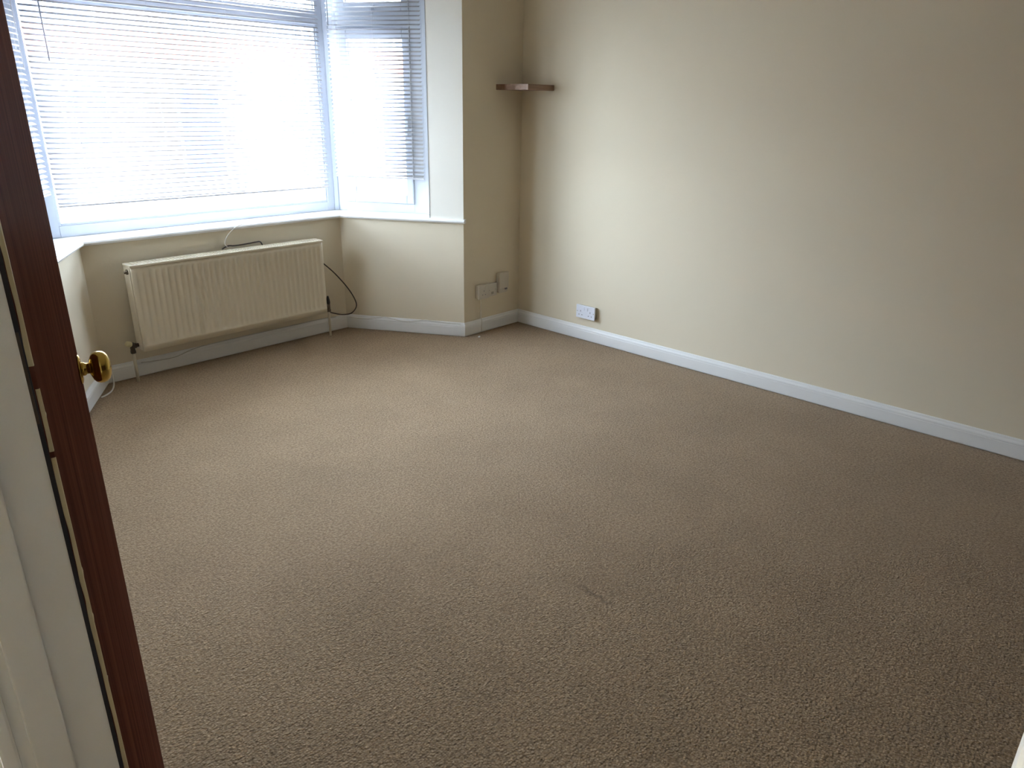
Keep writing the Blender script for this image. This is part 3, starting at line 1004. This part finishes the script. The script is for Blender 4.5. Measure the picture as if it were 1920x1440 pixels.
PS = empty('telephone_socket', mat=local_frame((3.550, YA, 0.292), (1, 0, 0), (0, -1, 0)))
tag(PS, 'middle one of three small plates beside the bay, flat and cream', 'socket')
bm = bmesh.new(); bm_box(bm, (-0.046, -0.046, 0), (0.046, 0.046, 0.018), None, 0.004)
from_bm('face_plate', bm, M['socket_shaded'], PS)
bm = bmesh.new(); bm_box(bm, (-0.010, -0.030, 0.0175), (0.010, -0.014, 0.0215), None, 0.001)
s = from_bm('jack', bm, M['socket_box'], PS)
for sy in (-0.032, 0.032):
    lathe_obj('screw', [(0, 0.0035), (0.0010, 0.003)], M['socket_box'], PS, (0, 0, 1), (sy, 0.0, 0.018), 10)

JB = empty('junction_box', mat=local_frame((3.650, YA, 0.330), (1, 0, 0), (0, -1, 0)))
tag(JB, 'tallest and rightmost of three small white boxes beside the bay', 'junction box')
bm = bmesh.new(); bm_box(bm, (-0.044, -0.070, 0), (0.044, 0.070, 0.026), None, 0.004)
from_bm('back_box', bm, M['socket_shaded'], JB)
bm = bmesh.new(); bm_box(bm, (-0.047, -0.040, 0.026), (0.047, 0.073, 0.036), None, 0.004)
from_bm('face_plate', bm, M['socket_shaded'], JB)
bm = bmesh.new(); bm_box(bm, (-0.042, -0.071, 0.022), (0.042, -0.044, 0.031), None, 0.003)
from_bm('lower_cover', bm, M['socket_shaded'], JB)
box_obj('cable_slot', (0.012, -0.052, 0.030), (0.034, -0.040, 0.0345), M['slot'], JB)

# ------------------------------------------------------------------ corner shelf
SH = empty('corner_shelf', (XR, YA, 1.612))
tag(SH, 'small square brown wooden shelf fixed high in the far corner', 'shelf')
bm = bmesh.new()
bm_box(bm, (-0.249, -0.275, -0.017), (-0.0005, -0.0005, 0.017), None, 0.0015)
from_bm('board', bm, M['shelf'], SH)
bm = bmesh.new(); bm_box(bm, (-0.2515, -0.2775, -0.0165), (-0.2490, -0.0010, 0.0165), None, 0.0005)
from_bm('edge_band', bm, M['shelf'], SH)
bm = bmesh.new(); bm_box(bm, (-0.2490, -0.2775, -0.0165), (-0.0010, -0.2750, 0.0165), None, 0.0005)
from_bm('edge_band', bm, M['shelf'], SH)

# ------------------------------------------------------------------ crumbs on the carpet
def crumb(x, y, r, label):
    bm = bmesh.new()
    bmesh.ops.create_icosphere(bm, subdivisions=2, radius=r)
    for v in bm.verts:
        v.co *= random.uniform(0.75, 1.2)
        v.co.z *= 0.6
        v.co += Vector((x, y, r * 0.5))
    return tag(from_bm('plaster_crumb', bm, M['debris']), label, 'debris')
crumb(3.352, 3.418, 0.009, 'tiny white crumb on the carpet below the small sockets')

# ------------------------------------------------------------------ street outside
struct(box_obj('ground_front_garden', (-12, YC + 0.75, -0.42), (18, 9.0, -0.35), M['paving']), 'pale paved ground outside the window')
struct(box_obj('ground_road', (-30, 9.0, -0.60), (40, 15.5, -0.50), M['road']), 'grey road outside')
struct(box_obj('ground_far_pavement', (-30, 15.5, -0.55), (40, 19.0, -0.38), M['paving']), 'pale pavement across the road')

def house(x0, wall_low, wall_high, label):
    root = empty('terrace_house', (x0, 19.0, -0.40))
    tag(root, label, 'house', 'terraced houses across the road')
    W = 6.2
    box_obj('lower_wall', (0, 0, 0), (W, 6, 2.75), wall_low, root)
    box_obj('brick_band', (0, -0.02, 2.75), (W, 5.98, 3.35), M['brick'], root)
    box_obj('upper_wall', (0, 0.0, 3.35), (W, 6, 5.4), wall_high, root)
    bm = bmesh.new()
    a = [bm.verts.new(v) for v in ((0, -0.3, 5.3), (W, -0.3, 5.3), (W, 3.0, 7.6), (0, 3.0, 7.6), (0, 6.3, 5.3), (W, 6.3, 5.3))]
    bm.faces.new((a[0], a[1], a[2], a[3])); bm.faces.new((a[3], a[2], a[5], a[4])); bm.faces.new((a[0], a[3], a[4])); bm.faces.new((a[1], a[5], a[2])); bm.faces.new((a[0], a[4], a[5], a[1]))
    from_bm('roof', bm, M['tile'], root)
    for (wx0, wx1, z0, z1) in ((0.7, 2.7, 0.8, 2.2), (0.7, 2.7, 3.4, 4.8), (4.2, 5.4, 3.4, 4.8)):
        f = frame_bars('window', wx0, wx1, z0, z1, 0.09, 0.09, 0.09, 0.09, -0.05, 0.06, M['upvc'], root, 0)
        box_obj('pane', (wx0 + 0.09, -0.02, z0 + 0.09), (wx1 - 0.09, 0.005, z1 - 0.09), M['dark_glass'], f)
        box_obj('mullion', ((wx0 + wx1) / 2 - 0.04, -0.05, z0 + 0.09), ((wx0 + wx1) / 2 + 0.04, 0.0, z1 - 0.09), M['upvc'], f)
    d = box_obj('front_door', (4.3, -0.04, 0.05), (5.3, 0.02, 2.15), M['far_door'], root)
    box_obj('door_frame', (4.2, -0.03, 0.0), (5.4, 0.01, 2.25), M['upvc'], root)
    return root
house(-8.4, M['render'], M['render'], 'pale house with a brick band across the road, leftmost through the blinds')
house(-2.2, M['render'], M['render'], 'pale house with a brick band across the road, straight ahead through the wide blind')
house(4.0, M['render'], M['render'], 'pale house with a brick band across the road, behind the right part of the blind')
house(10.2, M['render'], M['render'], 'pale house with a brick band across the road, seen towards the side window')
house(16.4, M['render'], M['render'], 'pale house with a brick band across the road, rightmost through the side window')
